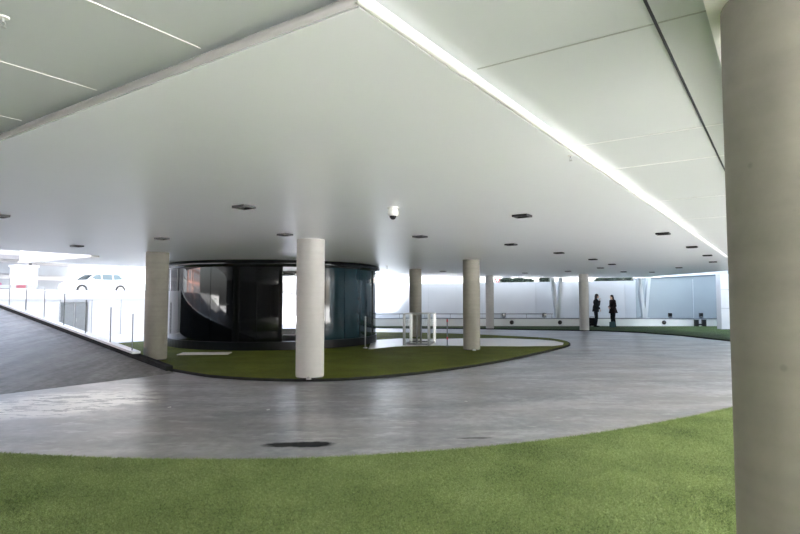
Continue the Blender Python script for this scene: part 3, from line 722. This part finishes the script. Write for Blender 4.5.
# ------------------------------------------------------------------ car on the street
def make_car(loc, rz):
    car = thing('car', 'white hatchback car parked on the street above the white wall', 'car', loc, rz)
    M_CAR = paint('white_car_paint', (.50, .52, .54), .25, var=.02); M_WIN = paint('car_glass', (.04, .075, .09), .08, var=.1, spec=.25); M_TYRE = paint('tyre', (.02, .02, .02), .8)
    def side(profile, w0, w1, z0, z1, bev=0):
        bm = bmesh.new(); f = lambda z: w0 + (w1 - w0) * (z - z0) / (z1 - z0)
        l = [bm.verts.new((x, -f(z), z)) for x, z in profile]; r = [bm.verts.new((x, f(z), z)) for x, z in profile]
        bm.faces.new(l); bm.faces.new(list(reversed(r)))
        for i in range(len(l)): bm.faces.new((l[i], r[i], r[(i + 1) % len(l)], l[(i + 1) % len(l)]))
        if bev: bmesh.ops.bevel(bm, geom=[e for e in bm.edges], offset=bev, segments=2, affect='EDGES', clamp_overlap=True)
        return bm
    arch = lambda cx: [(cx + .36 * math.cos(a), .33 + .36 * math.sin(a)) for a in np.linspace(0, PI, 9)]
    body = [(1.92, .25), (1.95, .5), (1.88, .72), (1.55, .88), (.95, .96), (-1.75, .99), (-1.92, .88), (-1.95, .5), (-1.90, .25)]
    low = [(-1.62, .25)] + [(x, z) for x, z in reversed(arch(-1.25))] + [(-.85, .22), (.87, .22)] + [(x, z) for x, z in reversed(arch(1.25))] + [(1.65, .25)]
    link('body', side(body + low, .84, .86, .2, 1.0), M_CAR, car)
    link('cabin', side([(.95, .955), (.42, 1.36), (.1, 1.44), (-1.1, 1.45), (-1.55, 1.36), (-1.78, .985)], .80, .62, .95, 1.45), M_CAR, car)
    for s in (-1, 1):
        for pr in ([(.72, .99), (.36, 1.32), (.0, 1.37), (.0, 1.0)], [(-.08, 1.0), (-.08, 1.375), (-.75, 1.38), (-.75, 1.0)], [(-.83, 1.0), (-.83, 1.38), (-1.2, 1.37), (-1.48, 1.05)]):
            bm = bmesh.new(); y = lambda z: s * (.80 - .18 * (z - .95) / .5 + .006)
            a_ = [bm.verts.new((x, y(z), z)) for x, z in pr]; b_ = [bm.verts.new((x, y(z) - s * .02, z)) for x, z in pr]
            bm.faces.new(a_); bm.faces.new(list(reversed(b_)))
            for i in range(4): bm.faces.new((a_[i], b_[i], b_[(i + 1) % 4], a_[(i + 1) % 4]))
            link('window', bm, M_WIN, car)
        link('headlight', bx((1.80, s * .6, .70), (.22, .34, .13), s * .2, .04), M_LENSC, car); link('taillight', bx((-1.90, s * .68, .80), (.1, .22, .24), 0, .03), M_RED, car)
        link('mirror', bx((.62, s * .92, 1.02), (.1, .17, .12), 0, .03), M_CAR, car)
        for x in (-.2, .75): link('door_handle', bx((x - .45, s * .865, .82), (.16, .025, .03), 0, .006), M_STEEL, car)
        for x in (-1.25, 1.25):
            bm = bmesh.new(); tube(bm, (x, s * .66, .32), (x, s * .84, .32), .32, seg=28); wh = link('wheel', bm, M_TYRE, car)
            bm = bmesh.new(); tube(bm, (x, s * .845, .32), (x, s * .855, .32), .21, .19, seg=20)
            link('rim', bm, M_STEEL, wh)
    for pr in ([(.90, .985), (.44, 1.34)], [(-1.58, 1.33), (-1.77, 1.02)]):
        bm = bmesh.new(); (x0, z0), (x1, z1) = pr; dx = .012 if x0 > 0 else -.012
        w = lambda z: .72 - .18 * (z - .95) / .5
        a_ = [bm.verts.new(v) for v in ((x0 + dx, -w(z0), z0), (x0 + dx, w(z0), z0), (x1 + dx, w(z1), z1), (x1 + dx, -w(z1), z1))]
        bm.faces.new(a_); bmesh.ops.solidify(bm, geom=bm.faces, thickness=.01); link('windscreen', bm, M_WIN, car)
    for x in (1.94, -1.94): link('bumper', bx((x, 0, .42), (.1, 1.55, .2), 0, .04), M_CAR, car)
    return car
M_LENSC = paint('headlight_lens', (.6, .62, .64), .1)
cp = Vector((-.544 * 37.2, 37.2, 1.74))
make_car(cp, ROT + PI)

M_BOOM = paint('boom_red', (.22, .02, .035), .5)
# boom barrier at the ramp head
bp = Vector((-19.6, 27.3, 1.74)); bq = Vector((-17.35, 26.75, 1.74))
bb = thing('barrier', 'low red and grey boom barrier at the head of the ramp', 'barrier', bp)
bd = bq - bp; az = math.atan2(bd.y, bd.x)
link('cabinet', bx((-.1, 0, .28), (.34, .34, .56), az, .02), paint('magenta_cabinet', (.20, .015, .07), .5), bb)
for i in range(4):
    q = bd * ((i + .5) / 4); o = link('boom_section', bx((q.x, q.y, .36), (bd.length / 4, .09, .16), az), M_BOOM if i == 2 else M_VENT, bb)
link('rest_post', tubed((bd.x, bd.y, 0), (bd.x, bd.y, .31), .035), M_GREYMET, bb)

# ------------------------------------------------------------------ across the street
M_FAC = paint('pale_facade', (.26, .257, .255), .7, var=.05, scale=.4); M_BAND = paint('facade_band', (.13, .13, .14), .7); M_PANE = paint('window_pane', (.12, .13, .14), .3, var=.15, scale=.6)
M_BRICK = paint('pink_facade', (.50, .27, .22), .8, var=.08, scale=.7)
def building(u0, u1, v, h, mat, lab, bays, name='street_building'):
    c = UV((u0 + u1) / 2, v, 1.74); L = u1 - u0
    b = thing(name, lab, 'building', c, ROT)
    link('facade', bx((0, 4.2, h / 2), (L, 8, h)), mat, b)
    bw = L / bays
    for k in range(bays):
        x = -L / 2 + bw * (k + .5)
        for z, hh in ((1.75, .8), (.65, .85), (4.6, 1.5), (7.6, 1.5)):
            if z + 1 > h: continue
            w = link('window', bx((x, .16, z), (bw * .86, .10, hh)), M_BAND, b); link('pane', bx((x, .10, z), (bw * .80, .04, hh * .84)), M_PANE, w)
    for z in (2.5, 5.9):
        if z < h: link('band', bx((0, .1, z), (L, .2, .28)), M_BAND, b)
    link('parapet', bx((0, 4.2, h + .15), (L + .2, 8.3, .3)), mat, b)
    return b
building(4, 17, 42, 9, M_FAC, 'pale street building behind the white car, with grey window bays', 6)
building(-6.5, 2.2, 40, 8, M_FAC, 'pale street building behind the ramp barrier', 4)
building(17.6, 36, 43, 7, M_FAC, 'pale street building beyond the white wall, glimpsed past the ramp-foot column', 5)
building(-24, -8, 40, 11, M_BRICK, 'pinkish street building up the hill from the ramp', 5)
pl = at(19, 290, 1.74) if False else UV(0, 0)
cpil = Vector((-.672 * 29.5, 29.5, 1.74))
pi_ = thing('gate_pier', 'white square gate pier beside the ramp barrier', 'pier', cpil, ROT)
link('shaft', bx((0, 0, .72), (1.0, .8, 1.44), 0, .01), M_WHITE, pi_); link('cap', bx((0, 0, 1.48), (1.1, .9, .08), 0, .01), M_WHITE, pi_)

# trees and yield sign beyond the back wall
M_LEAF = paint('tree_leaves', (.03, .055, .035), .6, var=.4, scale=6); M_BARK = paint('bark', (.08, .06, .045), .9, var=.2)
def tree(X, Y, top, R, lab, sd):
    r = random.Random(sd); w = thing('tree', lab, 'tree', (X, Y, 0), 0, 'small trees beyond the back wall')
    link('trunk', tubed((0, 0, -.06), (0, 0, top - R * .7), .09, .06, 10), M_BARK, w)
    bm = bmesh.new()
    for i in range(900):
        d = Vector((r.gauss(0, 1), r.gauss(0, 1), r.gauss(0, 1))).normalized() * R * r.uniform(.45, 1); d.z *= .62
        c = Vector((0, 0, top - R * .62)) + d; s = r.uniform(.06, .13)
        q = Matrix.Translation(c) @ Matrix.Rotation(r.uniform(0, 6.3), 4, 'Z') @ Matrix.Rotation(r.uniform(-1.2, 1.2), 4, 'X')
        vv = [bm.verts.new(q @ Vector(p)) for p in ((-s, 0, 0), (0, -s * .5, .01), (s, 0, 0), (0, s * .5, .01))]; bm.faces.new(vv)
    o = link('crown', bm, M_LEAF, w); o['kind'] = 'stuff'
nt_ = 0
for px, top, R, lab in ((507, 2.88, .55, 'small dark tree top over the back wall, next to the red triangular sign'), (519, 2.9, .6, 'dark tree top over the back wall, second past the red triangular sign'),
                        (528.5, 2.8, .5, 'dark tree top over the back wall, midway to the narrow V-shaped strut'), (546, 2.95, .55, 'dark tree top over the back wall, just before the narrow V-shaped strut'),
                        (603, 3.0, .75, 'dark tree top over the back wall, above the long-haired woman'), (612.5, 2.95, .5, 'dark tree top over the back wall, above the woman in maroon'), (624, 3.05, .8, 'dark tree top over the back wall, past the people toward the wide strut')):
    Y = 34 + 2.6 * (nt_ % 3); nt_ += 1; tree((px - 400) / F * Y, Y, EYE + (top - EYE) * Y / 36, R * .8, lab, int(px))
Y = 35.2; X = (497.5 - 400) / F * Y
sg = thing('yield_sign', 'red triangular give-way sign seen over the back wall beside a far column', 'road sign', (X, Y, 0))
link('pole', tubed((0, .04, -.06), (0, .04, 2.7), .03, seg=10), M_STEEL, sg)
def tri(r, y0, y1):
    bm = bmesh.new(); pts = [(r * math.cos(a), r * math.sin(a)) for a in (-PI / 2, PI / 6, 5 * PI / 6)]
    a_ = [bm.verts.new((x, y0, 2.66 + z)) for x, z in pts]; b_ = [bm.verts.new((x, y1, 2.66 + z)) for x, z in pts]
    bm.faces.new(a_); bm.faces.new(list(reversed(b_)))
    for i in range(3): bm.faces.new((a_[i], b_[i], b_[(i + 1) % 3], a_[(i + 1) % 3]))
    return bm
link('plate', tri(.25, 0, .012), M_RED, sg); o = link('face', tri(.12, -.004, 0), M_WHITE, sg); o['label'] = 'white centre of the sign'

# ------------------------------------------------------------------ light
w = bpy.data.worlds.new('World'); SC.world = w; w.use_nodes = True
nt = w.node_tree; nt.nodes.clear()
sky = nt.nodes.new('ShaderNodeTexSky'); sky.sky_type = 'NISHITA'; sky.sun_disc = False
SUN_AZ, SUN_EL = Vector((.9, -.43)).normalized(), math.radians(50)
sky.sun_elevation = SUN_EL; sky.sun_rotation = math.atan2(SUN_AZ.x, SUN_AZ.y); sky.air_density = .8; sky.dust_density = 3.0
bg = nt.nodes.new('ShaderNodeBackground'); bg.inputs['Strength'].default_value = .15
hs = nt.nodes.new('ShaderNodeHueSaturation'); hs.inputs['Saturation'].default_value = .6
ow = nt.nodes.new('ShaderNodeOutputWorld')
nt.links.new(sky.outputs[0], hs.inputs['Color']); nt.links.new(hs.outputs[0], bg.inputs[0]); nt.links.new(bg.outputs[0], ow.inputs[0])
sl = bpy.data.lights.new('sun', 'SUN'); sl.energy = 11.0; sl.angle = math.radians(1.5); sl.color = (1, 1, 1)
so = bpy.data.objects.new('sun', sl); COL.objects.link(so)
sd = Vector((SUN_AZ.x * math.cos(SUN_EL), SUN_AZ.y * math.cos(SUN_EL), math.sin(SUN_EL)))
so.rotation_euler = sd.to_track_quat('Z', 'Y').to_euler(); so.location = (10, 0, 20)

vs2 = SC.view_settings
SC.display_settings.display_device = 'sRGB'
vs2.view_transform = 'Standard'; vs2.look = 'None'; vs2.gamma = 1; vs2.use_curve_mapping = False; vs2.exposure = 3.4
SC.cycles.max_bounces = 12; SC.cycles.diffuse_bounces = 8; SC.cycles.glossy_bounces = 5; SC.cycles.transparent_max_bounces = 12
SC.cycles.sample_clamp_indirect = 8; SC.cycles.caustics_reflective = False; SC.cycles.caustics_refractive = False
SC.cycles.use_denoising = True
